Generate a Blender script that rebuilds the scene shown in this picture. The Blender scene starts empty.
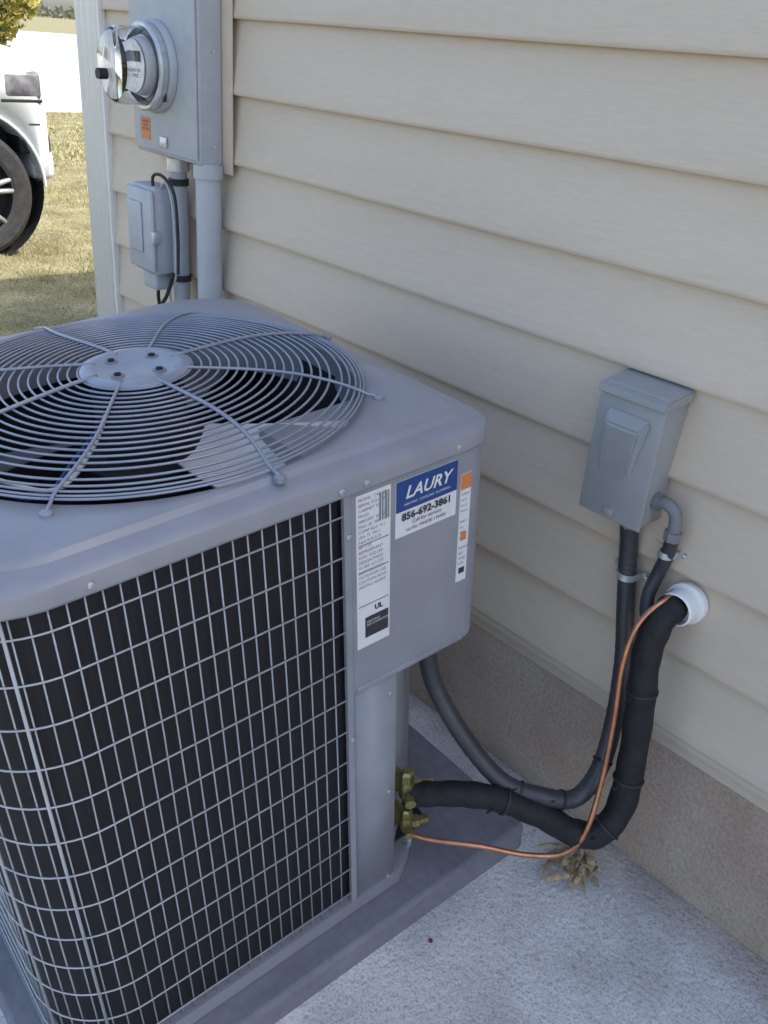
import bpy, bmesh, math, random
import numpy as np
from mathutils import Matrix, Vector
random.seed(7); rng=np.random.default_rng(7)
sc=bpy.context.scene
sc.view_settings.view_transform='Standard'
try: sc.view_settings.look='None'
except Exception: pass
sc.view_settings.exposure=0; sc.view_settings.gamma=1
COL=sc.collection

# ------------------------------------------------------------------ materials
def mat(name,c1,c2=None,rough=.5,metal=0,scale=8,bump=0,bscale=60,detail=3,spec=None,fine=None,mapscale=(1,1,1),ramp=(.35,.65),bdist=.01,rvar=0):
    m=bpy.data.materials.new(name); m.use_nodes=True
    nt=m.node_tree; N=nt.nodes; L=nt.links
    b=N['Principled BSDF']; b.inputs['Roughness'].default_value=rough; b.inputs['Metallic'].default_value=metal
    if spec is not None: b.inputs['Specular IOR Level'].default_value=spec
    tc=N.new('ShaderNodeTexCoord'); mp=N.new('ShaderNodeMapping'); mp.inputs['Scale'].default_value=mapscale
    L.new(tc.outputs['Object'],mp.inputs['Vector'])
    c2=c2 or tuple(x*.9 for x in c1)
    n=N.new('ShaderNodeTexNoise'); n.inputs['Scale'].default_value=scale; n.inputs['Detail'].default_value=detail; n.inputs['Roughness'].default_value=.6
    L.new(mp.outputs[0],n.inputs['Vector'])
    r=N.new('ShaderNodeValToRGB'); r.color_ramp.elements[0].position=ramp[0]; r.color_ramp.elements[1].position=ramp[1]
    r.color_ramp.elements[0].color=(*c1,1); r.color_ramp.elements[1].color=(*c2,1)
    L.new(n.outputs['Fac'],r.inputs['Fac'])
    out=r.outputs['Color']
    if fine:
        n3=N.new('ShaderNodeTexNoise'); n3.inputs['Scale'].default_value=fine[0]; n3.inputs['Detail'].default_value=2
        L.new(mp.outputs[0],n3.inputs['Vector'])
        r3=N.new('ShaderNodeValToRGB'); r3.color_ramp.elements[0].position=fine[2]; r3.color_ramp.elements[1].position=fine[3]
        r3.color_ramp.elements[0].color=(fine[1],)*3+(1,); r3.color_ramp.elements[1].color=(1,1,1,1)
        L.new(n3.outputs['Fac'],r3.inputs['Fac'])
        mx=N.new('ShaderNodeMixRGB'); mx.blend_type='MULTIPLY'; mx.inputs[0].default_value=1
        L.new(out,mx.inputs[1]); L.new(r3.outputs['Color'],mx.inputs[2]); out=mx.outputs[0]
    L.new(out,b.inputs['Base Color'])
    if rvar:
        mr=N.new('ShaderNodeMapRange'); mr.inputs['To Min'].default_value=rough-rvar; mr.inputs['To Max'].default_value=rough+rvar
        L.new(n.outputs['Fac'],mr.inputs['Value']); L.new(mr.outputs[0],b.inputs['Roughness'])
    if bump:
        n2=N.new('ShaderNodeTexNoise'); n2.inputs['Scale'].default_value=bscale; n2.inputs['Detail'].default_value=3
        L.new(mp.outputs[0],n2.inputs['Vector'])
        bp=N.new('ShaderNodeBump'); bp.inputs['Strength'].default_value=bump; bp.inputs['Distance'].default_value=bdist
        L.new(n2.outputs['Fac'],bp.inputs['Height']); L.new(bp.outputs[0],b.inputs['Normal'])
    return m

M_side=mat('vinyl_siding',(.60,.495,.395),(.64,.535,.43),rough=.5,scale=1.6,bump=.2,bscale=35,mapscale=(.35,1,3),fine=(90,.95,.35,.6),bdist=.003)
M_trim=mat('white_vinyl_trim',(.88,.86,.83),(.84,.83,.80),rough=.4,scale=5)
M_found=mat('foundation_parging',(.38,.29,.22),(.52,.42,.335),rough=.95,scale=3,bump=.6,bscale=120,fine=(150,.8,.35,.6),bdist=.004,detail=6)
M_conc=mat('concrete',(.52,.51,.50),(.76,.74,.72),rough=.9,scale=3.4,detail=10,bump=.9,bscale=90,fine=(240,.64,.33,.5),bdist=.004,ramp=(.40,.60))
M_street=mat('street_concrete',(.62,.61,.58),(.70,.69,.66),rough=.9,scale=.5)
M_lawn=mat('lawn_soil',(.21,.19,.09),(.44,.39,.21),rough=1,scale=3,detail=6,bump=.6,bscale=40,fine=(60,.6,.3,.65),bdist=.03)
M_ac=mat('painted_steel_grey',(.275,.28,.315),(.30,.305,.34),rough=.35,scale=5,bump=.06,bscale=220,rvar=.07,fine=(14,.90,.3,.6),bdist=.002)
M_wire=mat('coated_wire',(.38,.40,.43),(.44,.46,.49),rough=.35,scale=20,metal=.1)
M_fanw=mat('fan_guard_wire',(.25,.27,.33),(.31,.33,.39),rough=.3,scale=15,metal=.2)
M_coil=mat('coil_fins',(.005,.005,.007),(.010,.010,.013),rough=.7,scale=200,mapscale=(1,1,.02),bump=.25,bscale=400,bdist=.002)
M_dark=mat('dark_interior',(.010,.010,.013),(.02,.02,.025),rough=.9)
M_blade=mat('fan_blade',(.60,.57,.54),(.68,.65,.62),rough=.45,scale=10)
M_blade_shade=mat('fan_blade_painted_shade',(.05,.05,.055),(.07,.07,.075),rough=.5,scale=10)  # shaded copy of the blade material: shade put into the colour
M_pad=mat('composite_pad',(.18,.18,.21),(.22,.22,.25),rough=.7,scale=6,bump=.4,bscale=160,fine=(50,.85,.3,.6),bdist=.002)
M_box=mat('grey_enamel',(.285,.29,.295),(.315,.32,.325),rough=.4,scale=10,bump=.08,bscale=300,rvar=.06,bdist=.002)
M_boxd=mat('grey_fitting',(.17,.175,.185),(.21,.215,.225),rough=.45,scale=20)
M_mbox=mat('meter_enamel',(.42,.435,.465),(.46,.475,.505),rough=.5,scale=6,bump=.05,bscale=200,bdist=.002,fine=(30,.93,.3,.6))
M_pvc=mat('grey_pvc',(.38,.40,.43),(.44,.46,.49),rough=.45,scale=8)
M_ltc=mat('liquidtight_jacket',(.036,.036,.043),(.052,.052,.060),rough=.42,scale=20,bump=.15,bscale=80,bdist=.002)
M_foam=mat('foam_insulation',(.005,.005,.007),(.012,.012,.015),rough=.7,scale=30,bump=.6,bscale=110,bdist=.003)
M_cop=mat('copper',(.66,.31,.18),(.42,.20,.12),rough=.34,metal=.85,scale=25,rvar=.1)
M_brass=mat('brass',(.40,.34,.13),(.22,.21,.10),rough=.4,metal=.85,scale=60,rvar=.1)
M_steel=mat('galvanised_strap',(.62,.64,.66),(.5,.52,.55),rough=.35,metal=.6,scale=60)
M_wpvc=mat('white_pvc',(.84,.83,.81),(.78,.77,.75),rough=.35)
M_black=mat('black_rubber',(.015,.015,.017),(.028,.028,.03),rough=.6,scale=30,bump=.2)
M_paper=mat('label_white',(.74,.74,.75),(.70,.70,.71),rough=.4,scale=30)
M_blue=mat('label_blue',(.012,.05,.20),(.016,.06,.23),rough=.35)
M_ink=mat('label_ink',(.03,.03,.035),(.04,.04,.045),rough=.5)
M_grink=mat('label_grey_ink',(.20,.20,.22),(.24,.24,.26),rough=.5)
M_orange=mat('label_orange',(.66,.22,.07),(.60,.19,.06),rough=.5)
M_car=mat('car_paint_white',(.76,.78,.80),(.74,.76,.78),rough=.18,scale=2)
M_tyre=mat('tyre_rubber',(.03,.03,.03),(.055,.055,.055),rough=.85,scale=20,bump=.3)
M_rim=mat('dark_alloy',(.08,.08,.09),(.12,.12,.13),rough=.3,metal=.6)
M_shingle=mat('roof_shingle',(.08,.075,.07),(.14,.13,.12),rough=.95,scale=12,bump=.5)
M_straw=mat('dry_straw',(.55,.42,.26),(.27,.19,.10),rough=.75,scale=60)
M_berry=mat('red_berry',(.25,.03,.025),(.12,.015,.015),rough=.4)
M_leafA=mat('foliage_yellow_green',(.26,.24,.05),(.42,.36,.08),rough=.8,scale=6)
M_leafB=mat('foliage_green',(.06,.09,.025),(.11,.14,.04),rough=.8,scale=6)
M_far=mat('far_foliage',(.16,.17,.13),(.24,.24,.18),rough=.9,scale=.2)
M_bark=mat('bark',(.10,.07,.05),(.16,.12,.09),rough=.95,scale=20,bump=.6)
def glass(name,col,rough=.02,tr=1.0,ior=1.45):
    m=mat(name,col,col,rough=rough); m.node_tree.nodes['Principled BSDF'].inputs['Transmission Weight'].default_value=tr
    m.node_tree.nodes['Principled BSDF'].inputs['IOR'].default_value=ior; return m
M_glass=glass('clear_glass',(.97,.98,1))
M_wind=mat('tinted_window',(.02,.025,.03),(.03,.035,.04),rough=.05)
M_lens=mat('headlight_lens',(.30,.30,.31),(.10,.10,.11),rough=.08,scale=9)
M_grass=mat('grass_blades',(.24,.23,.08),(.55,.48,.26),rough=.85,scale=9,detail=4)

# ------------------------------------------------------------------ geometry helpers
def empty(name,M4=None):
    e=bpy.data.objects.new(name,None); e.empty_display_size=.1; COL.objects.link(e)
    if M4 is not None: e.matrix_world=M4
    return e
def mesh(name,V,F,m,parent=None,smooth=False,auto=None):
    me=bpy.data.meshes.new(name); me.from_pydata([tuple(v) for v in V],[],[tuple(f) for f in F]); me.update()
    bm=bmesh.new(); bm.from_mesh(me); bmesh.ops.recalc_face_normals(bm,faces=bm.faces); 
    if auto:
        for e in bm.edges:
            e.smooth = (len(e.link_faces)==2 and e.calc_face_angle(0)<math.radians(auto))
    bm.to_mesh(me); bm.free()
    if smooth or auto:
        me.polygons.foreach_set('use_smooth',[True]*len(me.polygons))
    if m: me.materials.append(m)
    o=bpy.data.objects.new(name,me); COL.objects.link(o)
    if parent: o.parent=parent
    return o
def box(name,x0,x1,y0,y1,z0,z1,m,parent=None,bev=0,seg=2,taper=None):
    bm=bmesh.new(); bmesh.ops.create_cube(bm,size=1)
    for v in bm.verts:
        v.co=Vector(((x0+x1)/2+v.co.x*(x1-x0),(y0+y1)/2+v.co.y*(y1-y0),(z0+z1)/2+v.co.z*(z1-z0)))
    if bev: bmesh.ops.bevel(bm,geom=bm.edges[:],offset=bev,segments=seg,affect='EDGES',profile=.5)
    me=bpy.data.meshes.new(name); bm.to_mesh(me); bm.free()
    if bev: me.polygons.foreach_set('use_smooth',[True]*len(me.polygons))
    if bev:
        try: me.set_sharp_from_angle(angle=math.radians(50))
        except Exception: pass
    me.materials.append(m); o=bpy.data.objects.new(name,me); COL.objects.link(o)
    if parent: o.parent=parent
    return o
def arc(cx,cy,r,a0,a1,n=8):
    return [(cx+r*math.cos(math.radians(a0+(a1-a0)*i/n)),cy+r*math.sin(math.radians(a0+(a1-a0)*i/n))) for i in range(n+1)]
def prism(name,poly,z0,z1,m,parent=None,auto=35,caps=True,bev=0):
    n=len(poly); V=[(x,y,z0) for x,y in poly]+[(x,y,z1) for x,y in poly]
    F=[(i,(i+1)%n,n+(i+1)%n,n+i) for i in range(n)]
    if caps: F+=[tuple(range(n-1,-1,-1)),tuple(range(n,2*n))]
    return mesh(name,V,F,m,parent,auto=auto)
def loft(name,rings,m,parent=None,auto=35,cap0=False,cap1=False,closed=True):
    n=len(rings[0]); V=[p for r in rings for p in r]; F=[]
    for k in range(len(rings)-1):
        for i in range(n if closed else n-1):
            j=(i+1)%n; F.append((k*n+i,k*n+j,(k+1)*n+j,(k+1)*n+i))
    if cap0: F.append(tuple(range(n)))
    if cap1: F.append(tuple((len(rings)-1)*n+i for i in range(n)))
    return mesh(name,V,F,m,parent,auto=auto)
def catmull(P,sub=10,closed=False):
    P=[Vector(p) for p in P]; out=[]; n=len(P)
    rngi=range(n) if closed else range(n-1)
    for i in rngi:
        p0=P[(i-1)%n] if (closed or i>0) else P[0]*2-P[1]
        p1=P[i]; p2=P[(i+1)%n]; p3=P[(i+2)%n] if (closed or i+2<n) else P[-1]*2-P[-2]
        for k in range(sub):
            t=k/sub
            out.append(.5*((2*p1)+(-p0+p2)*t+(2*p0-5*p1+4*p2-p3)*t*t+(-p0+3*p1-3*p2+p3)*t**3))
    if not closed: out.append(P[-1])
    return out
def tubegeo(pts,r,seg=8,closed=False,V=None,F=None,caps=True):
    V=[] if V is None else V; F=[] if F is None else F
    pts=[Vector(p) for p in pts]; n=len(pts); base=len(V)
    rr=r if callable(r) else (lambda i:r)
    def tan(i):
        a=pts[(i-1)%n] if (closed or i>0) else pts[i]; b=pts[(i+1)%n] if (closed or i<n-1) else pts[i]
        return (b-a).normalized()
    t=tan(0); u=t.orthogonal().normalized()
    for i in range(n):
        t=tan(i); u=(u-t*u.dot(t)).normalized(); w=t.cross(u)
        for k in range(seg):
            a=2*math.pi*k/seg; V.append(tuple(pts[i]+(u*math.cos(a)+w*math.sin(a))*rr(i)))
    for i in range(n if closed else n-1):
        j=(i+1)%n
        for k in range(seg):
            l=(k+1)%seg; F.append((base+i*seg+k,base+i*seg+l,base+j*seg+l,base+j*seg+k))
    if caps and not closed:
        F.append(tuple(base+k for k in range(seg))); F.append(tuple(base+(n-1)*seg+k for k in range(seg)))
    return V,F
def tube(name,pts,r,m,parent=None,seg=10,closed=False,sub=0):
    if sub: pts=catmull(pts,sub,closed)
    V,F=tubegeo(pts,r,seg,closed); return mesh(name,V,F,m,parent,auto=60)
def lathe(name,prof,origin,axis,m,parent=None,seg=40,auto=40,caps=True):
    ax=Vector(axis).normalized(); u=ax.orthogonal().normalized(); w=ax.cross(u); o=Vector(origin)
    rings=[[tuple(o+ax*d+(u*math.cos(2*math.pi*k/seg)+w*math.sin(2*math.pi*k/seg))*max(r,1e-4)) for k in range(seg)] for r,d in prof]
    return loft(name,rings,m,parent,auto=auto,cap0=caps,cap1=caps)
def text(name,s,size,loc,rot,m,parent=None,bold=0,shear=0,align='LEFT',sx=1,space=1):
    cu=bpy.data.curves.new(name,'FONT'); cu.body=s; cu.size=size; cu.offset=bold; cu.shear=shear; cu.align_x=align; cu.space_line=space; cu.resolution_u=2
    o=bpy.data.objects.new(name+'_c',cu); COL.objects.link(o)
    bpy.context.view_layer.update(); dg=bpy.context.evaluated_depsgraph_get()
    me=bpy.data.meshes.new_from_object(o.evaluated_get(dg)); bpy.data.objects.remove(o); 
    me.materials.clear(); me.materials.append(m)
    o=bpy.data.objects.new(name,me); COL.objects.link(o); o.location=loc; o.rotation_euler=rot; o.scale=(sx,1,1)
    if parent: o.parent=parent
    return o
RX=(math.pi/2,0,math.pi/2); RY=(math.pi/2,0,0)

# ------------------------------------------------------------------ house
house=empty('siding_house')
HX0,HX1,HY1=-2.60,7.5,8.0; EAVE=3.5; EXPO=.1523; Z0=.352
nC=int((EAVE-Z0)/EXPO)+1
V=[];F=[]
xs=np.linspace(-2.56,HX1,60)
for k in range(nC):
    z=Z0+k*EXPO; zt=min(z+EXPO+.006,EAVE+.01)
    prof=[(-.001,z+.005),(-.0170,z-.001),(-.0187,z+.002),(-.0187,z+.007),(-.0155,z+.03),(-.0090,z+.085),(-.0022,zt)]
    b=len(V); n=len(prof); ph=rng.uniform(0,6.28)
    for x in xs:
        wv=.0013*math.sin(x*1.7+ph)+.0007*math.sin(x*5.1+ph*2)
        for y,zz in prof: V.append((x,y+wv*(1 if y<-.003 else .3),zz+wv*.7))
    for i in range(len(xs)-1):
        for j in range(n-1):
            F.append((b+i*n+j,b+(i+1)*n+j,b+(i+1)*n+j+1,b+i*n+j+1))
mesh('siding_courses',V,F,M_side,house,auto=30)
box('wall_core',-2.585,HX1,.004,HY1,.30,EAVE,M_side,house)
box('foundation',-2.57,HX1-.02,.0075,HY1-.02,-.5,.349,M_found,house)
P=[(-2.545,0.0),(-2.545,-.024),(-2.552,-.029)]
x=-2.560
for i in range(3):
    P+=[(x,-.029),(x-.006,-.023),(x-.014,-.023),(x-.020,-.029)]; x-=.036
P+=[(-2.668,-.029),(-2.674,-.023),(-2.674,.12),(-2.60,.12),(-2.60,0.0)]
prism('corner_post',P,.33,EAVE,M_trim,house,auto=20)
box('corner_jchannel',-2.5445,-2.535,-.026,-.004,.34,EAVE,M_trim,house,bev=.002)
box('starter_strip',-2.54,HX1,-.012,.003,.335,.350,M_side,house)
o=.15; h=EAVE; cx0=HX0-o; cx1=HX1+o; y0=-o; y1=HY1+o; r=(y1-y0)/2; zt=h+r*.42
V=[(cx0,y0,h),(cx1,y0,h),(cx1,y1,h),(cx0,y1,h),(cx0+r,(y0+y1)/2,zt),(cx1-r,(y0+y1)/2,zt)]
mesh('roof',V,[(0,1,5,4),(1,2,5),(2,3,4,5),(3,0,4),(3,2,1,0)],M_shingle,house)
box('fascia',cx0+.01,cx1-.01,y0+.01,y0+.03,h-.16,h-.003,M_trim,house)

# ------------------------------------------------------------------ ground
SL=.065
def hgt(x,y):
    s=min(1,max(0,(x+4.5)/1.9)); s=s*s*(3-2*s)
    z=SL*min(0,max(y,-2.3))*s
    if x>-2.62 : z-=.05
    return z
gx=[-400,-200,-100,-60,-40,-30,-24,-20,-17]+list(np.arange(-15,-2.6,.4))+[-2.63,-2.6]+list(np.arange(-2,4,.5))+[6,9,15,30,80,200,400]
gy=[-400,-150,-60,-30,-15,-8,-5,-3.5]+list(np.arange(-2.8,6,.4))+[8,12,20,35,60,120,250,400]
V=[(x,y,hgt(x,y)+(.012*math.sin(x*2.3+y)*math.cos(y*1.9) if -15<x<-3 else 0)) for x in gx for y in gy]
n=len(gy); F=[(i*n+j,(i+1)*n+j,(i+1)*n+j+1,i*n+j+1) for i in range(len(gx)-1) for j in range(n-1)]
mesh('ground',V,F,M_lawn,smooth=True)
V=[];F=[];sx_=np.linspace(-2.45,3.2,40); sy_=np.linspace(-2.3,.0065,24)
for x in sx_:
    for y in sy_: V.append((x,y,SL*min(0,y)+.0015*math.sin(x*3.1+1)*math.sin(y*4.3)))
n=len(sy_)
F=[(i*n+j,(i+1)*n+j,(i+1)*n+j+1,i*n+j+1) for i in range(len(sx_)-1) for j in range(n-1)]
slab=mesh('concrete_slab',V,F,M_conc,smooth=True)
sm=slab.modifiers.new('t','SOLIDIFY'); sm.thickness=.09; sm.offset=-1
box('street',-75,-15.3,-300,300,-.2,.02,M_street)
box('street_kerb',-15.3,-15.1,-300,300,-.2,.10,M_street)

def blades(name,n,x0,x1,y0,y1,hmin,hmax,w):
    X=rng.uniform(x0,x1,n); Y=rng.uniform(y0,y1,n); A=rng.uniform(0,6.283,n); H=rng.uniform(hmin,hmax,n)
    LN=rng.uniform(.2,1.1,n)*H; A2=rng.uniform(0,6.283,n)
    Z=np.array([hgt(a,b) for a,b in zip(X,Y)])-.01
    Vv=np.zeros((n,3,3)); Vv[:,0]=np.stack([X-np.cos(A)*w,Y-np.sin(A)*w,Z],1); Vv[:,1]=np.stack([X+np.cos(A)*w,Y+np.sin(A)*w,Z],1)
    Vv[:,2]=np.stack([X+np.cos(A2)*LN,Y+np.sin(A2)*LN,Z+H],1)
    me=bpy.data.meshes.new(name); me.vertices.add(3*n); me.vertices.foreach_set('co',Vv.ravel())
    me.loops.add(3*n); me.loops.foreach_set('vertex_index',np.arange(3*n)); me.polygons.add(n)
    me.polygons.foreach_set('loop_start',np.arange(0,3*n,3)); me.polygons.foreach_set('loop_total',np.full(n,3)); me.update(calc_edges=True)
    me.materials.append(M_grass); ob=bpy.data.objects.new(name,me); COL.objects.link(ob); return ob
g1=blades('lawn_grass',70000,-9.5,-2.72,-1.2,4.5,.015,.045,.004)
g2=blades('far',35000,-15,-9.5,-1,9,.02,.05,.009)
bpy.ops.object.select_all(action='DESELECT'); g1.select_set(True); g2.select_set(True); bpy.context.view_layer.objects.active=g1; bpy.ops.object.join()

# ------------------------------------------------------------------ AC unit
rx,ry,rz=.086,-.003,-.056
ROT=(Matrix.Rotation(rz,4,'Z')@Matrix.Rotation(ry,4,'Y')@Matrix.Rotation(rx,4,'X'))
SH=.028
ACM=Matrix.Translation((-.798,-.991,-.015))@ROT@Matrix.Translation((0,-SH,0))
ac=empty('air_conditioner_unit',ACM)
pad=empty('equipment_pad',ACM)
W=.775; A_=.485+SH; B_=.576+SH; H2=.506; HC=.858; R=.337; CR=.125; CR2=.055
prism('pad_slab',[(.055,-.045),(.055,.888),(-W-.055,.888),(-W-.055,-.045)],-.075,-.002,M_pad,pad)
for ob in [pad.children[0]]:
    bm=ob.modifiers.new('b','BEVEL'); bm.width=.010; bm.segments=3
def rrect4(x0,x1,y0,y1,r,r2,n=8):
    return arc(x1-r,y0+r,r,-90,0,n)+arc(x1-r2,y1-r2,r2,0,90,n)+arc(x0+r,y1-r,r,90,180,n)+arc(x0+r,y0+r,r,180,270,n)
bp_=arc(-CR,CR-.0,CR+.003,-90,0,10)+[(.003,B_+.004),(-.022,B_+.045),(-.13,W+.003)]+arc(-W+CR,W-CR,CR+.003,90,180,10)+arc(-W+CR,CR,CR+.003,180,270,10)
prism('base_pan',bp_,0,.030,M_ac,ac)
def coilpath(off):
    r=CR-off
    p=[(-off,A_)]+arc(-CR,CR,r,0,-90,14)+arc(-W+CR,CR,r,-90,-180,14)+arc(-W+CR,W-CR,r,180,90,14)+[(-.225,W-off)]
    return p
def strip(name,path,z0,z1,m,thick=0):
    n=len(path); V=[(x,y,z0) for x,y in path]+[(x,y,z1) for x,y in path]
    F=[(i,i+1,n+i+1,n+i) for i in range(n-1)]
    return mesh(name,V,F,m,ac,auto=40)
strip('coil',coilpath(.014),.025,HC,M_coil)
strip('coil_inner',coilpath(.05),.025,HC,M_dark)
def resample(path,step):
    P=[Vector((x,y)) for x,y in path]; out=[];d=0;nxt=step*.5
    for a,b in zip(P[:-1],P[1:]):
        l=(b-a).length
        while nxt<=d+l:
            out.append(a+(b-a)*((nxt-d)/l)); nxt+=step
        d+=l
    return out
V=[];F=[]
gp=coilpath(.002)
for p in resample(gp,.0205):
    j=rng.normal(0,.0007)
    tubegeo([(p.x,p.y,.028),(p.x,p.y+j,.30),(p.x,p.y-j,.6),(p.x,p.y,HC)],.0012,5,False,V,F)
gp2=coilpath(-.001)
z=.055
while z<HC-.01:
    tubegeo([(x,y,z) for x,y in gp2],.0014,5,False,V,F); z+=.064
mesh('coil_guard_wires',V,F,M_wire,ac,smooth=True)
V=[];F=[]
for a in (-28,-70): 
    q=arc(-CR,CR,CR+.001,a,a,1)[0]; tubegeo([(q[0],q[1],.02),(q[0],q[1],HC)],.0024,6,False,V,F)
mesh('corner_rods',V,F,M_wire,ac,smooth=True)
prism('control_box',[(0,A_+.001),(0,W-.04)]+arc(-.04,W-.04,.04,0,90,8)+[(-.225,W),(-.225,A_+.001)],H2,HC+.004,M_ac,ac)
prism('corner_post',[(-.0015,A_+.002),(-.0015,B_-.006),(-.006,B_-.0015),(-.035,B_),(-.035,A_+.002)],.004,H2+.002,M_ac,ac)
prism('valve_recess_panel',[(-.037,B_-.01),(-.045,B_+.03),(-.16,W-.012),(-.224,W-.012),(-.224,A_+.02),(-.037,A_+.02)],.031,H2-.002,M_ac,ac)
box('guard_flange',-.004,.0025,A_-.012,A_-.001,.03,HC,M_ac,ac)
box('panel_lower_lip',-.03,.0022,A_+.006,W-.042,H2-.001,H2+.010,M_ac,ac,bev=.001)
def ringpts(fn,n=168):
    c=(-W/2,W/2); out=[]
    for k in range(n):
        a=2*math.pi*(k+.5)/n; out.append(fn(c,a))
    return out
def rrpt(off,dr,z):
    hx=W/2+off
    def f(c,a):
        dx,dy=math.cos(a),math.sin(a); ax_,ay_=abs(dx),abs(dy)
        r=(CR2 if (dx>0 and dy>0) else CR)-dr; q=hx-r
        t=hx/max(ax_,ay_); px,py=ax_*t,ay_*t
        if px>q and py>q:
            bq=ax_*q+ay_*q; cq=2*q*q-r*r; t=bq+math.sqrt(max(0,bq*bq-cq)); px,py=ax_*t,ay_*t
        return (c[0]+math.copysign(px,dx),c[1]+math.copysign(py,dy),z)
    return f
cx,cy=-W/2+.012,W/2+.014
def cpt(r,z): return lambda c,a:(cx+r*math.cos(a),cy+r*math.sin(a),z)
prof=[rrpt(-.010,.01,HC+.001),rrpt(.006,0,HC-.004),rrpt(.0085,0,HC),rrpt(.0085,0,HC+.016),rrpt(.0065,0,HC+.023),rrpt(.001,.0,HC+.028),rrpt(-.008,.005,HC+.0305),
      rrpt(-.022,.01,HC+.0315),rrpt(-.025,.01,HC+.0325),rrpt(-.028,.012,HC+.036),rrpt(-.032,.012,HC+.0395),rrpt(-.037,.014,HC+.0405)]
HT_=HC+.0415
def blend(fa,fb,t):
    def f(c,a):
        p=fa(c,a);q=fb(c,a);return tuple(p[i]*(1-t)+q[i]*t for i in range(3))
    return f
RO=R-.004
prof+= [blend(rrpt(-.037,.014,HC+.0405),cpt(R+.004,HT_),.5),cpt(RO+.004,HT_),cpt(RO-.001,HT_-.002),cpt(RO-.005,HT_-.008),cpt(RO-.006,HT_-.06),cpt(RO-.002,HT_-.09)]
loft('top_cap',[ringpts(f) for f in prof],M_ac,ac,auto=28)
for (y,z) in [(A_-.02,HC+.009),(A_+.02,HC+.009),(W-.08,HC+.010),(.16,HC+.010),(A_-.006,.79),(A_-.006,.42)]:
    lathe('screw',[(.0045,0),(.0045,.003),(.002,.004)],(.0085 if z>HC else .0025,y,z),(1,0,0),M_steel,ac,seg=10)
for (y,z) in [(B_-.02,.47),(B_-.02,.03),(B_-.02,.25)]:
    lathe('screw',[(.004,0),(.004,.003),(.002,.004)],(-.0015,y,z),(1,0,0),M_steel,ac,seg=10)
def gz(r):
    t=r/(R+.004)
    return HT_+.004+.034*(1-t**2.2)**.75 if t<1 else HT_+.003
V=[];F=[]
rs=list(np.arange(.082,.292,.0135))+[.3025,.314,.323,.330,.335]
for i,r in enumerate(rs):
    z=gz(r)
    tubegeo([(cx+r*math.cos(2*math.pi*k/96),cy+r*math.sin(2*math.pi*k/96),z) for k in range(96)],.0018,6,True,V,F)
mesh('guard_rings',V,F,M_fanw,ac,smooth=True)
V=[];F=[]
for k in range(8):
    a=math.radians(3+45*k); pts=[]
    for r in list(np.linspace(.06,.322,16)):
        aa=a+.07*math.sin((r-.06)/.27*math.pi)
        pts.append((cx+r*math.cos(aa),cy+r*math.sin(aa),gz(r)+.0030))
    for r,dz in [(.334,.010),(.342,.006),(.350,.005),(.358,.005)]:
        pts.append((cx+r*math.cos(a),cy+r*math.sin(a),HT_+dz-(.003 if r>.35 else 0)))
    p=pts[-1]
    lathe('guard_foot',[(.008,-.006),(.008,.001),(.005,.003)],(p[0],p[1],HT_+.002),(0,0,1),M_fanw,ac,seg=14)
    tubegeo(pts,.0030 if k%2==0 else .0024,7,False,V,F)
mesh('guard_arms',V,F,M_fanw,ac,smooth=True)
zc=gz(.07)
lathe('guard_hub',[(.0,-.004),(.078,-.004),(.080,0),(.077,.003),(.066,.004),(.060,.002),(.0,.002)],(cx,cy,zc+.001),(0,0,1),M_fanw,ac,seg=48)
for k in range(4):
    a=math.radians(30+90*k); q=(cx+.042*math.cos(a),cy+.042*math.sin(a),zc+.003)
    lathe('hub_bolt_recess',[(.010,0),(.010,.001),(.007,.0015)],q,(0,0,1),M_boxd,ac,seg=14)
    lathe('hub_bolt',[(.0055,0),(.0055,.004),(.003,.005)],q,(0,0,1),M_dark,ac,seg=6)
lathe('fan_motor',[(0,-.16),(.065,-.16),(.068,-.15),(.068,-.02),(.06,-.01),(0,-.01)],(cx,cy,zc-.01),(0,0,1),M_dark,ac)
for k in range(3):
    a0=math.radians(20+120*k); rings=[]
    for i in range(9):
        r=.10+.215*i/8; half=math.radians(25-1*(i/8))
        ring=[]
        for j in range(9):
            s=j/8*2-1; aa=a0+s*half*.8+.12*(i/8)
            ring.append((cx+r*math.cos(aa),cy+r*math.sin(aa),HC-.030+s*.028*(.6+.4*i/8)+.012*s*s))
        rings.append(ring)
    b=loft('fan_blade',rings,M_blade if k==0 else M_blade_shade,ac,auto=60,closed=False)  # first blade pale, the other two whole blades painted dark as if shaded
    sm=b.modifiers.new('t','SOLIDIFY'); sm.thickness=.003
lathe('fan_hub',[(0,-.03),(.105,-.03),(.105,.005),(0,.01)],(cx,cy,HC-.055),(0,0,1),M_dark,ac)
prism('interior_floor',rrect4(-W+.05,-.05,.05,W-.05,CR-.05,.03),.031,.035,M_dark,ac)
tube('fan_lead',[(cx,cy-.05,zc-.05),(cx+.10,cy-.12,HC+.02),(cx+.14,cy-.19,HC+.0),(cx+.05,cy-.25,HC+.0),(cx-.02,cy-.30,HC-.02)],.0035,M_blade,ac,sub=8)
tube('fan_lead_blue',[(cx,cy-.05,zc-.06),(cx+.09,cy-.14,HC+.01),(cx+.13,cy-.21,HC-.01),(cx+.04,cy-.27,HC-.01),(cx-.03,cy-.31,HC-.03)],.0025,M_blue,ac,sub=8)
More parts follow.
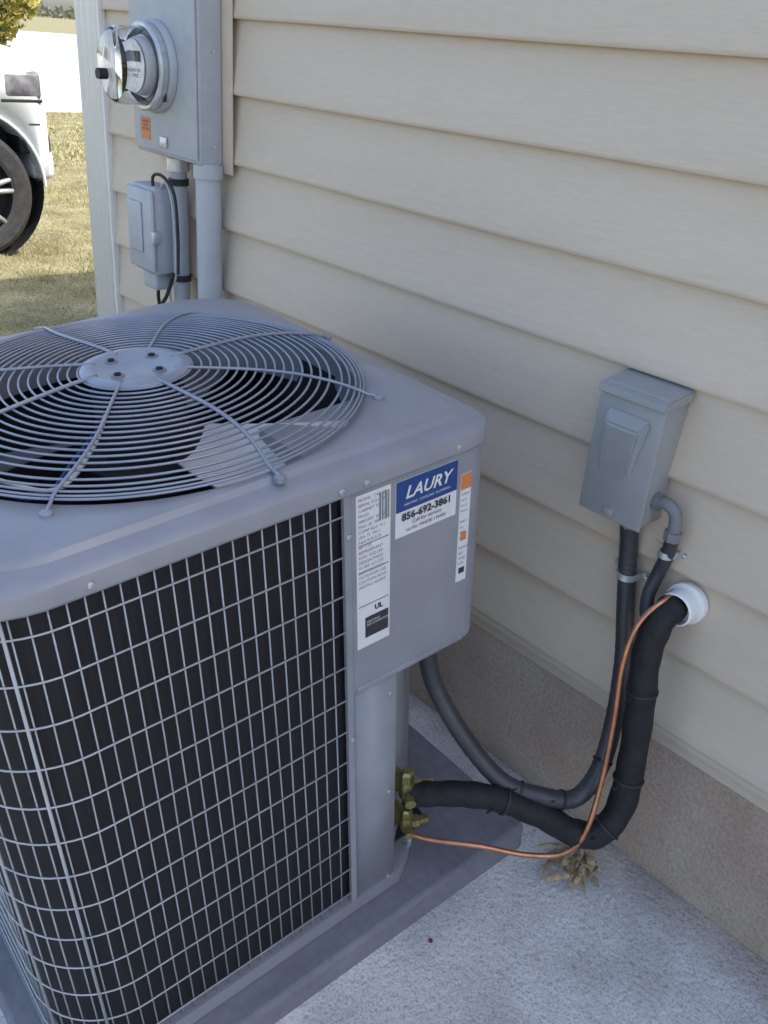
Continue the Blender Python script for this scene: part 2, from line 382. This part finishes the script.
# labels on face x=0 (local y to the right)
X1=.0008
def plate(name,y0,y1,z0,z1,m,x=X1): return box(name,x-.0006,x,y0+SH,y1+SH,z0,z1,m,ac)
def ltext(name,s,size,y,z,m,x=.0014,**kw): return text(name,s,size,(X1+x,y+SH,z),RX,m,ac,**kw)
plate('spec_label',.494,.553,.587,.845,M_paper)
lines=['MODEL  C4A330','SERIAL 0121X04','CABINET 31','PROD','208/230V  60HZ','MAX 30  MIN 18.3','COMP RLA 14.1','LRA 73  PH 1','FAN FLA 0.75','HP 1/10','REFRIGERANT','410A  5.62 LBS','DESIGN PRESS','HI 450  LO 250','SUITABLE FOR','OUTDOOR USE','CAUTION READ','INSTALL GUIDE']
ltext('spec_text','\n'.join(lines),.0068,.497,.835,M_grink,x=.0006,space=1.22)
for z,h in [(.662,.0012),(.72,.0012),(.765,.0012)]: plate('spec_rule',.497,.550,z,z+h,M_grink,X1+.0008)
for yy,w_ in ((.533,.003),(.538,.002),(.5425,.004),(.548,.002)): plate('spec_bar',yy,yy+w_,.795,.838,M_grink,X1+.0008)
ltext('ul_mark','UL',.012,.525,.648,M_ink,x=.0008,bold=.0005)
plate('spec_black',.508,.550,.604,.640,M_ink,X1+.0008)
ltext('spec_white','HEATING\nAIR CONDITION',.0055,.510,.630,M_paper)
plate('dealer_sticker',.562,.676,.752,.843,M_paper)
plate('dealer_blue',.5625,.6755,.794,.8425,M_blue,X1+.0006)
ltext('dealer_name','LAURY',.027,.619,.813,M_paper,bold=.0006,shear=.3,align='CENTER')
ltext('dealer_sub','HEATING  COOLING  PLUMBING',.0058,.619,.802,M_paper,align='CENTER')
ltext('dealer_phone','856-692-3861',.0165,.619,.7785,M_ink,bold=.0005,align='CENTER')
ltext('dealer_web','Call for service',.009,.619,.7690,M_ink,align='CENTER')
ltext('dealer_lic','Lic No 19HC00 13VH01',.0075,.619,.7590,M_ink,align='CENTER')
plate('warning_label',.684,.7050,.625,.815,M_paper)
plate('warning_orange',.6845,.7046,.789,.8145,M_orange,X1+.0006)
ltext('warning_text','WARN\nelectr\nshock\nhazard\n\nREAD\nand\nfollow\nlabels\n\nDANGER\nhigh\nvoltage\ninside',.0055,.6855,.779,M_grink,x=.0006,space=1.7)
plate('warning_mark',.689,.700,.700,.715,M_orange,X1+.0008)
plate('warning_mark',.689,.700,.640,.650,M_ink,X1+.0008)
def valve(q,s):
    q=Vector(q)
    lathe('valve_body',[(0,-.02*s),(.010*s,-.02*s),(.013*s,-.012*s),(.013*s,.012*s),(.010*s,.02*s),(0,.02*s)],q,(0,0,1),M_brass,ac,seg=14)
    lathe('valve_cap',[(0,0),(.012*s,0),(.012*s,.018*s),(.008*s,.022*s),(0,.022*s)],q+Vector((0,0,.018*s)),(0,0,1),M_brass,ac,seg=6,auto=20)
    lathe('valve_port',[(0,0),(.006*s,0),(.006*s,.022*s),(.009*s,.022*s),(.009*s,.034*s),(0,.034*s)],q,(.9,-.5,0),M_brass,ac,seg=8)
    lathe('valve_nut',[(0,.008),(.013*s,.008),(.013*s,.024*s),(.009*s,.028*s),(.009*s,.045*s),(0,.045*s)],q,(.35,.9,0),M_brass,ac,seg=6,auto=20)
    box('valve_bracket',q.x-.05,q.x-.008,q.y-.018,q.y+.018,q.z-.004,q.z+.004,M_brass,ac)
valve((-.012,.606+SH,.212),1.1); valve((-.004,.600+SH,.136),.9)
tube('valve_whip',[(-.008,.60+SH,.12),(.0,.605+SH,.09),(-.012,.61+SH,.06),(-.03,.612+SH,.045)],.0045,M_steel,ac,sub=6)

# ------------------------------------------------------------------ refrigerant lines
lines_=empty('refrigerant_line_set')
suction=[(-.775,-.402,.236),(-.745,-.378,.245),(-.70,-.34,.257),(-.654,-.30,.256),(-.605,-.24,.222),(-.560,-.195,.187),(-.530,-.160,.190),(-.520,-.128,.24),(-.530,-.112,.34),(-.545,-.105,.45),(-.558,-.100,.54),(-.562,-.078,.590),(-.560,-.055,.606),(-.560,-.02,.61)]
ps=catmull(suction,10)
tube('insulated_suction_line',ps,lambda i:(.0225 if i<30 else (.0225+.002*min(1,(i-30)/20)))*(1+.03*math.sin(i*.9)+.02*math.sin(i*.37)),M_foam,lines_,seg=18)
copper=[(-.752,-.402,.155),(-.72,-.385,.158),(-.655,-.33,.162),(-.60,-.27,.148),(-.558,-.222,.155),(-.538,-.198,.205),(-.548,-.165,.30),(-.563,-.146,.42),(-.578,-.134,.52),(-.580,-.110,.590),(-.568,-.065,.626),(-.563,-.02,.622)]
tube('copper_liquid_line',catmull(copper,10),.0048,M_cop,lines_,seg=10)
tube('stub_copper',[(-.80,-.40,.158),(-.752,-.402,.155)],.0055,M_cop,lines_)
for idx,ra in ((31,.0235),(63,.0255),(76,.0257),(92,.0257)):
    p=ps[idx]; t=(ps[idx+1]-ps[idx-1]).normalized()
    lathe('zip_tie',[(ra,-.0025),(ra+.0015,-.002),(ra+.0015,.002),(ra,.0025)],p,t,M_black,lines_,seg=24)
    box('zip_tail',p.x-.002,p.x+.002,p.y-.045,p.y-.025,p.z-.001,p.z+.0005,M_black,lines_)
slv=empty('wall_pipe_sleeve')
lathe('sleeve',[(.0,0),(.0295,0),(.0295,.055),(.0265,.058),(.0250,.055),(.0250,.045),(.0,.045)],(-.553,.004,.609),(0,-1,0),M_wpvc,slv,seg=36)
lathe('sleeve_flange',[(.0298,.0),(.036,0),(.036,.012),(.0298,.014)],(-.553,-.010,.609),(0,-1,0),M_wpvc,slv,seg=36)

# ------------------------------------------------------------------ disconnect box
dis=empty('electrical_disconnect_box')
dx0,dx1,dz0,dz1=-.753,-.638,.728,.951
box('enclosure',dx0,dx1,-.072,-.010,dz0,dz1,M_box,dis,bev=.003)
box('cover',dx0-.003,dx1+.003,-.079,-.0722,dz0-.004,dz1-.012,M_box,dis,bev=.002)
def hexa(name,pts,m,parent,bev=0):
    bm=bmesh.new(); vs=[bm.verts.new(p) for p in pts]
    for f in [(0,1,2,3),(7,6,5,4),(0,4,5,1),(1,5,6,2),(2,6,7,3),(3,7,4,0)]: bm.faces.new([vs[i] for i in f])
    bmesh.ops.recalc_face_normals(bm,faces=bm.faces)
    if bev: bmesh.ops.bevel(bm,geom=bm.edges[:],offset=bev,segments=2,affect='EDGES')
    me=bpy.data.meshes.new(name); bm.to_mesh(me); bm.free(); me.materials.append(m)
    ob=bpy.data.objects.new(name,me); COL.objects.link(ob); ob.parent=parent; return ob
hexa('rain_lid',[(dx0-.005,-.086,dz1-.018),(dx1+.005,-.086,dz1-.018),(dx1+.005,-.008,dz1-.014),(dx0-.005,-.008,dz1-.014),(dx0-.005,-.084,dz1-.004),(dx1+.005,-.084,dz1-.004),(dx1+.005,-.008,dz1+.006),(dx0-.005,-.008,dz1+.006)],M_box,dis,.002)
hexa('cover_emboss',[(dx0+.018,-.078,.790),(dx1-.034,-.078,.790),(dx1-.014,-.078,.914),(dx0+.014,-.078,.914),(dx0+.028,-.082,.815),(dx1-.042,-.082,.815),(dx1-.026,-.098,.892),(dx0+.026,-.098,.892)],M_box,dis,.004)
box('hasp',-.703,-.688,-.084,-.078,.731,.745,M_box,dis,bev=.001)
tube('elbow_fitting',[(-.637,-.042,.772),(-.615,-.042,.775),(-.599,-.042,.765),(-.594,-.042,.745),(-.594,-.042,.725)],.0110,M_boxd,dis,seg=16,sub=6)
lathe('elbow_nut',[(.0,0),(.0155,0),(.0155,.010),(.0,.010)],(-.6375,-.042,.7725),(1,.0,0),M_boxd,dis,seg=8,auto=20)
lathe('elbow_gland',[(.0,0),(.0150,0),(.0150,.016),(.0,.016)],(-.594,-.042,.735),(0,0,-1),M_boxd,dis,seg=8,auto=20)
cond1=[(-.594,-.042,.73),(-.597,-.036,.69),(-.606,-.034,.645),(-.608,-.045,.605),(-.592,-.062,.577),(-.572,-.06,.585),(-.565,-.04,.60)]
tube('flexible_conduit_short',catmull(cond1,8),.0115,M_ltc,dis,seg=14)
lathe('straight_gland',[(.0,0),(.018,0),(.018,.014),(.015,.022),(.0,.022)],(-.673,-.042,.7285),(0,0,-1),M_boxd,dis,seg=8,auto=20)
cond2=[(-.673,-.042,.71),(-.669,-.036,.67),(-.662,-.034,.62),(-.646,-.038,.55),(-.618,-.055,.46),(-.588,-.095,.36),(-.574,-.135,.285),(-.581,-.182,.245),(-.615,-.235,.256),(-.668,-.278,.272),(-.735,-.308,.33),(-.80,-.335,.42),(-.825,-.345,.50),(-.828,-.345,.57)]
pc=catmull(cond2,14)
tube('flexible_conduit',pc,lambda i:.0160*(1+.022*math.sin(i*2.1)),M_ltc,dis,seg=16)
for idx in (80,104,120):
    p=pc[idx]; t=(pc[idx+1]-pc[idx-1]).normalized()
    lathe('conduit_tie',[(.0165,-.0025),(.0180,-.002),(.0180,.002),(.0165,.0025)],p,t,M_black,dis,seg=24)
    box('tie_tail',p.x-.0015,p.x+.0015,p.y-.03,p.y-.012,p.z+.012,p.z+.014,M_black,dis)
def strap(x,z,r,w):
    pts=[(x-r-.022,-.0155,z),(x-r-.004,-.016,z)]+[(x+(r+.0015)*math.cos(a),-.036-(r+.0015)*math.sin(a),z) for a in np.linspace(math.pi,0,12)]+[(x+r+.004,-.016,z),(x+r+.018,-.0155,z)]
    n=len(pts); V=[(p[0],p[1],p[2]+s) for s in (-w,w) for p in pts]; F=[(i,i+1,n+i+1,n+i) for i in range(n-1)]
    ob=mesh('conduit_strap',V,F,M_steel,dis,auto=60); m=ob.modifiers.new('t','SOLIDIFY'); m.thickness=.0022
    lathe('strap_screw',[(.004,0),(.004,.003),(.002,.004)],(x+r+.011,-.018,z),(0,-1,0),M_steel,dis,seg=10)
strap(-.661,.617,.0165,.006); strap(-.600,.688,.0118,.0055)

# ------------------------------------------------------------------ meter
mt=empty('electric_meter_box')
box('backing_board',-2.27,-1.900,-.0245,-.0195,1.090,1.75,M_side,mt,bev=.001)
mx0,mx1=-2.238,-1.936
box('enclosure',mx0,mx1,-.088,-.0250,1.108,1.72,M_mbox,mt,bev=.006)
box('front_cover',mx0+.004,mx1-.004,-.0945,-.0885,1.118,1.71,M_mbox,mt,bev=.002)
mc=(-2.112,0,1.305)
lathe('socket_ring',[(.084,.0),(.098,.0),(.100,.002),(.100,.012),(.096,.018),(.088,.020),(.084,.018)],(mc[0],-.0946,mc[2]),(0,-1,0),M_mbox,mt,seg=48,caps=False)
lathe('sealing_ring',[(.086,0),(.093,0),(.095,.005),(.095,.016),(.091,.020),(.084,.020)],(mc[0],-.115,mc[2]),(0,-1,0),M_steel,mt,seg=48,caps=False)
lathe('meter_base',[(0,0),(.082,0),(.082,.012),(0,.012)],(mc[0],-.0952,mc[2]),(0,-1,0),M_paper,mt,seg=40)
lathe('glass_cover',[(.0805,0),(.083,.0),(.083,.07),(.080,.083),(.072,.090),(0,.094),(0,.0915),(.071,.0875),(.0775,.081),(.0805,.07),(.0805,.0)],(mc[0],-.118,mc[2]),(0,-1,0),M_glass,mt,seg=48,caps=False)
lathe('meter_register',[(0,0),(.060,0),(.062,.004),(.062,.035),(.058,.042),(0,.042)],(mc[0],-.110,mc[2]),(0,-1,0),M_paper,mt,seg=32)
lathe('register_band',[(.0625,.01),(.066,.01),(.066,.020),(.0625,.020)],(mc[0],-.112,mc[2]),(0,-1,0),M_steel,mt,seg=32,caps=False)
lathe('meter_face',[(0,0),(.056,0),(.056,.002),(0,.002)],(mc[0],-.1545,mc[2]),(0,-1,0),M_steel,mt,seg=32)
box('meter_display',mc[0]-.035,mc[0]+.035,-.160,-.157,mc[2]+.01,mc[2]+.032,M_ink,mt)
text('meter_text','CL200 240V 3W\nkWh  FM2S',.011,(mc[0],-.1575,mc[2]-.012),RY,M_ink,mt,align='CENTER')
lathe('meter_seal',[(0,0),(.012,0),(.012,.022),(0,.022)],(mc[0]-.02,-.2125,mc[2]-.02),(0,-1,0),M_black,mt,seg=12)
box('barcode_label',mc[0]+.050,mc[0]+.078,-.1158,-.1150,1.235,1.255,M_ink,mt)
box('orange_label',mx0+.040,mx0+.085,-.0956,-.0947,1.140,1.190,M_orange,mt)
text('orange_text','DANGER\nHIGH\nVOLTAGE',.009,(mx0+.0625,-.0960,1.178),RY,M_ink,mt,align='CENTER')
box('cover_latch',-2.10,-2.07,-.101,-.0947,1.13,1.155,M_steel,mt,bev=.002)
for z in (1.15,1.35): lathe('rivet',[(.005,0),(.004,.003)],(-1.9355,-.05,z),(1,0,0),M_steel,mt,seg=10)
sc1=empty('service_conduit')
tube('pipe',[(-1.955,-.055,-.1),(-1.955,-.055,.5),(-1.955,-.055,1.112)],.0305,M_pvc,sc1,seg=28)
lathe('coupling',[(.0,0),(.035,0),(.035,.03),(.0,.03)],(-1.955,-.055,1.078),(0,0,1),M_pvc,sc1,seg=28)
sc2=empty('ground_conduit')
tube('pipe',[(-2.102,-.050,-.1),(-2.102,-.050,.5),(-2.102,-.050,1.112)],.0215,M_pvc,sc2,seg=24)
lathe('threaded_nipple',[(.0,0),(.028,0),(.028,.03),(.024,.034),(.0,.034)],(-2.102,-.050,1.074),(0,0,1),M_steel,sc2,seg=20)
for z in (1.04,.80): lathe('pipe_clamp',[(.022,0),(.0255,0),(.0255,.016),(.022,.016)],(-2.102,-.050,z),(0,0,1),M_black,sc2,seg=20)
nb=empty('utility_junction_box',Matrix.Translation((.026,0,.028)))
box('housing',-2.255,-2.142,-.115,-.050,.785,1.005,M_mbox,nb,bev=.008)
box('door',-2.262,-2.135,-.128,-.1155,.795,.998,M_mbox,nb,bev=.006)
box('door_panel',-2.245,-2.180,-.133,-.1285,.84,.965,M_mbox,nb,bev=.003)
box('latch',-2.142,-2.128,-.127,-.105,.87,.90,M_steel,nb,bev=.002)
box('lower_housing',-2.235,-2.165,-.105,-.055,.740,.784,M_mbox,nb,bev=.006)
tube('cable',[(-2.20,-.08,.745),(-2.20,-.08,.70),(-2.185,-.07,.60),(-2.18,-.05,.45),(-2.18,-.04,.2),(-2.18,-.04,-.03)],.005,M_black,nb,sub=6)
tube('cable_loop',[(-2.10,-.09,.80),(-2.12,-.10,.74),(-2.15,-.10,.70),(-2.12,-.095,.655),(-2.09,-.08,.69)],.005,M_black,nb,sub=8)
tube('top_cable',[(-2.17,-.10,1.0),(-2.165,-.10,1.03),(-2.12,-.10,1.035),(-2.085,-.09,1.00),(-2.08,-.085,.90),(-2.085,-.085,.80)],.004,M_black,nb,sub=8)
tube('ground_wire',[(-2.155,-.09,1.0),(-2.11,-.095,1.02),(-2.09,-.09,.95),(-2.095,-.085,.80),(-2.13,-.085,.74),(-2.14,-.06,.6),(-2.15,-.04,.3),(-2.15,-.04,-.03)],.003,M_mbox,nb,sub=8)

# ------------------------------------------------------------------ dry plant clump, berry, grit
V=[];F=[]
for i in range(44):
    a=rng.normal(-.95,.42) if i%5 else rng.uniform(-3,0); l=rng.uniform(.02,.085); x0=-.605+rng.normal(0,.020); y0=-.075+rng.normal(0,.016); z0=SL*y0+.003
    hh=rng.uniform(.003,.024); w=rng.uniform(.003,.010); dx,dy=math.cos(a),math.sin(a); b=len(V); tw=rng.uniform(-.9,.9); cv=rng.normal(0,.25)
    for t in (0,.2,.4,.6,.8,1):
        x=x0+dx*l*t-dy*l*cv*t*t; y=y0+dy*l*t+dx*l*cv*t*t; z=z0+hh*math.sin(min(1,t)*2.8); ww=w*(.35+1.3*t*(1-t)+.3*(1-t))*(1 if t<1 else .1)
        V+= [(x-dy*ww,y+dx*ww,z+tw*ww),(x,y,z+.35*ww),(x+dy*ww,y-dx*ww,z-tw*ww+.001)]
    for k in range(5):
        F.append((b+3*k,b+3*k+1,b+3*k+4,b+3*k+3)); F.append((b+3*k+1,b+3*k+2,b+3*k+5,b+3*k+4))
mesh('dried_weed',V,F,M_straw)
bb=empty('red_berry')
lathe('berry',[(.001,-.003),(.0035,-.002),(.0045,0),(.0035,.002),(.001,.003)],(-.665,-.42,SL*-.42+.003),(.3,.2,1),M_berry,bb,seg=12,auto=90)
V=[];F=[]
for i in range(150):
    x=rng.uniform(-.75,.2); y=-abs(rng.normal(0,.04))-.004 if i<100 else rng.uniform(-.9,-.1); s=rng.uniform(.001,.004); z=SL*y; b=len(V)
    V+=[(x-s,y-s*.7,z),(x+s,y-s,z),(x+s*.8,y+s,z),(x-s,y+s*.6,z),(x,y,z+s)]; F+=[(b,b+1,b+4),(b+1,b+2,b+4),(b+2,b+3,b+4),(b+3,b,b+4)]
mesh('gravel_debris',V,F,M_found)

# ------------------------------------------------------------------ pickup truck (front toward +Y)
tr=empty('pickup_truck',Matrix.Translation((-6.85,1.27,0.0)))
AX=-.55
hw=.98
prof=[(-.02,.48),(0,.62),(.0,.95),(-.03,1.08),(-.10,1.17),(-.30,1.215),(-1.40,1.30),(-3.95,1.30),(-5.6,1.33),(-5.65,.60),(-5.55,.50),(-4.2,.45),(-1.4,.42),(-.12,.42)]
rings=[]
for x,ins,dz in [(-hw,.06,.05),(-hw+.035,.02,.015),(-hw+.11,.0,0),(-.5,-.03,-.02),(0,-.045,-.03),(.5,-.03,-.02),(hw-.11,0,0),(hw-.035,.02,.015),(hw,.06,.05)]:
    ring=[]
    for y,z in prof:
        yy=y-ins*(1.6 if y>-.4 else 0); zz=z-(dz if z>1.0 else 0)
        ring.append((x,yy,zz))
    rings.append(ring)
body=loft('body',rings,M_car,tr,auto=50,cap0=True,cap1=True)
cut=[]
for yy in (AX,-4.25):
    c=lathe('arch_cut',[(0,0),(.455,0),(.455,2.4),(0,2.4)],(-1.2,yy,.42),(1,0,0),M_black,None,seg=40)
    c.matrix_world=tr.matrix_world.copy(); cut.append(c)
bpy.context.view_layer.update()
bpy.context.view_layer.objects.active=body
for c in cut:
    md=body.modifiers.new('b','BOOLEAN'); md.operation='DIFFERENCE'; md.object=c; md.solver='EXACT'
bpy.context.view_layer.update()
dg=bpy.context.evaluated_depsgraph_get(); me=bpy.data.meshes.new_from_object(body.evaluated_get(dg)); body.modifiers.clear(); body.data=me
for c in cut: bpy.data.objects.remove(c)
box('underbody',-.70,.70,-5.4,-.15,.35,.9,M_black,tr)
cab=[(-1.25,1.28),(-2.0,1.88),(-2.3,1.93),(-3.5,1.93),(-3.8,1.86),(-3.95,1.28)]
rings=[[(x*(1 if z<1.5 else .80),y,z) for y,z in cab] for x in (-.90,.90)]
loft('cab',rings,M_car,tr,auto=30,cap0=True,cap1=True)
for s in (-1,1):
    rings=[[(s*(.885+dx if z<1.5 else .752+dx),y,z) for y,z in [(-1.55,1.36),(-2.08,1.80),(-2.7,1.84),(-2.7,1.36)]] for dx in (0,.01)]
    loft('side_window',rings,M_wind,tr,auto=30,cap0=True,cap1=True)
    rings=[[(s*(.885+dx if z<1.5 else .752+dx),y,z) for y,z in [(-2.78,1.36),(-2.78,1.84),(-3.45,1.84),(-3.7,1.36)]] for dx in (0,.01)]
    loft('rear_side_window',rings,M_wind,tr,auto=30,cap0=True,cap1=True)
    box('mirror',min(s*.95,s*1.15),max(s*.95,s*1.15),-1.75,-1.6,1.32,1.52,M_car,tr,bev=.03)
    box('headlight',min(s*.70,s*.984),max(s*.70,s*.984),-.30,-.055,.92,1.08,M_lens,tr,bev=.03)
    box('headlight_bezel',min(s*.72,s*.982),max(s*.72,s*.982),-.315,-.06,.905,.925,M_black,tr,bev=.004)
    box('bumper_seam',min(s*.965,s*.9835),max(s*.965,s*.9835),-.16,-.09,.78,.788,M_black,tr)
    box('fog_bezel',min(s*.66,s*.9),max(s*.66,s*.9),-.2,.005,.60,.72,M_black,tr,bev=.02)
    for yy in (-1.38,-2.75,-3.80): box('door_seam',min(s*.975,s*.9825),max(s*.975,s*.9825),yy-.004,yy+.004,.55,1.24,M_black,tr)
    pts=[(s*.979,AX+.458*math.cos(a),.42+.458*math.sin(a)) for a in np.linspace(-.0,math.pi,24)]
    tube('arch_lip',pts,.010,M_car,tr,seg=8)
    lathe('arch_liner',[(.455,0),(.455,.30)],(s*.66,AX,.42),(s,0,0),M_black,tr,seg=40,caps=False)
    for yy in (AX,-4.25):
        lathe('tyre',[(.27,-.12),(.35,-.125),(.38,-.10),(.385,0),(.38,.10),(.35,.125),(.27,.12)],(s*.84,yy,.385),(1,0,0),M_tyre,tr,seg=56,auto=30,caps=False)
        lathe('rim_barrel',[(.275,.115),(.262,.11),(.25,.02),(.0,.0)],(s*.84,yy,.385),(s,0,0),M_black,tr,seg=40,caps=False)
        lathe('rim_lip',[(.255,.11),(.272,.120),(.276,.124),(.255,.118)],(s*.84,yy,.385),(s,0,0),M_rim,tr,seg=48,caps=False)
        V=[];F=[]
        for k in range(6):
            for da in (-.13,.13):
                a=math.radians(60*k+10)+da
                tubegeo([(s*.94,yy+.05*math.cos(a),.385+.05*math.sin(a)),(s*.935,yy+.15*math.cos(a),.385+.15*math.sin(a)),(s*.948,yy+.262*math.cos(a),.385+.262*math.sin(a))],.016,6,False,V,F)
        mesh('rim_spokes',V,F,M_steel,tr,smooth=True)
        lathe('hub_cap',[(0,0),(.06,0),(.055,.02),(0,.025)],(s*.932,yy,.385),(s,0,0),M_rim,tr,seg=24)
box('grille',-.62,.62,-.06,.03,.72,1.04,M_black,tr,bev=.02)
for z in (.78,.85,.92,.99): box('grille_bar',-.6,.6,.02,.045,z,z+.02,M_steel,tr,bev=.004)
hexa('windshield',[(-.80,-1.36,1.34),(.80,-1.36,1.34),(.80,-1.31,1.36),(-.80,-1.31,1.36),(-.66,-1.985,1.84),(.66,-1.985,1.84),(.66,-1.93,1.86),(-.66,-1.93,1.86)],M_wind,tr)
box('bumper',-.88,.88,-.12,.03,.44,.62,M_car,tr,bev=.04)
box('air_dam',-.78,.78,-.15,-.06,.34,.43,M_black,tr,bev=.02)

# ------------------------------------------------------------------ trees
def conifer(name,x,y,h,rad,n,mA,mB,zb=.2):
    e=empty(name); 
    tube('trunk',[(x,y,-.1),(x+.03,y,h*.5),(x,y,h*.95)],lambda i:.11-.045*i,M_bark,e,seg=8)
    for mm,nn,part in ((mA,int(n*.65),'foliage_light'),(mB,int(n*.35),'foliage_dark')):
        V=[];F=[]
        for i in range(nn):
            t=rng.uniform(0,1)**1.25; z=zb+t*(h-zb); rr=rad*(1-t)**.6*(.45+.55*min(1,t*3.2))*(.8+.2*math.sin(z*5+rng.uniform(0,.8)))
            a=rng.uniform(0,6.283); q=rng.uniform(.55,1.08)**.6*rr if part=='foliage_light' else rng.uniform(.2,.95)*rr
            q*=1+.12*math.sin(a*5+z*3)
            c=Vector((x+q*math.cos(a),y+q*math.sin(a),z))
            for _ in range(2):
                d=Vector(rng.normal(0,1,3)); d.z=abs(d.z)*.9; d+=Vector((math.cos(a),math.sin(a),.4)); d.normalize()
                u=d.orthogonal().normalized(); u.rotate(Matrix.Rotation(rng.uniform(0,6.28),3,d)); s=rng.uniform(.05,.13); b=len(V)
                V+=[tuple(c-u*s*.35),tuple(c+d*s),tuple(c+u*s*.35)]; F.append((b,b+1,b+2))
        me=bpy.data.meshes.new(part); me.from_pydata(V,[],F); me.materials.append(mm); ob=bpy.data.objects.new(part,me); COL.objects.link(ob); ob.parent=e
conifer('arborvitae_tree',-14.5,3.72,4.6,1.35,15000,M_leafA,M_leafB)
V=[];F=[]
for i in range(6000):
    yy=rng.uniform(-200,320); hh=3.5+1.2*math.sin(yy*.13)+.8*math.sin(yy*.41+1)
    c=Vector((-300+rng.normal(0,6),yy,rng.uniform(0,1)**.8*hh)); u=Vector(rng.normal(0,1,3)).normalized(); v=u.orthogonal().normalized(); s=rng.uniform(.5,1.4); b=len(V)
    V+=[tuple(c-u*s),tuple(c+v*s),tuple(c+u*s)]; F.append((b,b+1,b+2))
me=bpy.data.meshes.new('distant_trees'); me.from_pydata(V,[],F); me.materials.append(M_far); COL.objects.link(bpy.data.objects.new('distant_trees',me))

# ------------------------------------------------------------------ light
S=Vector((.74,.5,1)).normalized()
w=bpy.data.worlds.new("World"); sc.world=w; w.use_nodes=True
nt=w.node_tree; bg=nt.nodes['Background']; sk=nt.nodes.new('ShaderNodeTexSky'); sk.sky_type='NISHITA'; sk.sun_disc=False
sk.sun_elevation=math.asin(S.z); sk.sun_rotation=math.atan2(S.x,S.y); sk.air_density=1.0; sk.dust_density=2.5; sk.ozone_density=1.0
nt.links.new(sk.outputs[0],bg.inputs[0]); bg.inputs[1].default_value=.37
sl=bpy.data.lights.new('sun','SUN'); sl.energy=5; sl.angle=math.radians(.5); sl.color=(1,.95,.87)
so=bpy.data.objects.new('sun',sl); COL.objects.link(so); so.rotation_euler=S.to_track_quat('Z','Y').to_euler(); so.location=(3,4,8)

# ------------------------------------------------------------------ camera
f=893.0
nx=np.array([-934,-550,893.]);nx/=np.linalg.norm(nx)
ny=np.array([1078,-381,893.]);ny-=nx*(nx@ny);ny/=np.linalg.norm(ny)
Xc=-nx;Yc=ny;Zc=np.cross(Xc,Yc)
Mm=np.array([Xc,Yc,Zc]); Rr=Mm[:,0];U=-Mm[:,1];Fw=Mm[:,2]
cam=bpy.data.cameras.new('camera'); co=bpy.data.objects.new('camera',cam); COL.objects.link(co); sc.camera=co
co.matrix_world=Matrix([[Rr[0],U[0],-Fw[0],0],[Rr[1],U[1],-Fw[1],-1.27],[Rr[2],U[2],-Fw[2],1.40],[0,0,0,1]])
cam.sensor_width=36; cam.lens=f/1024*36; cam.clip_start=.02; cam.clip_end=2000
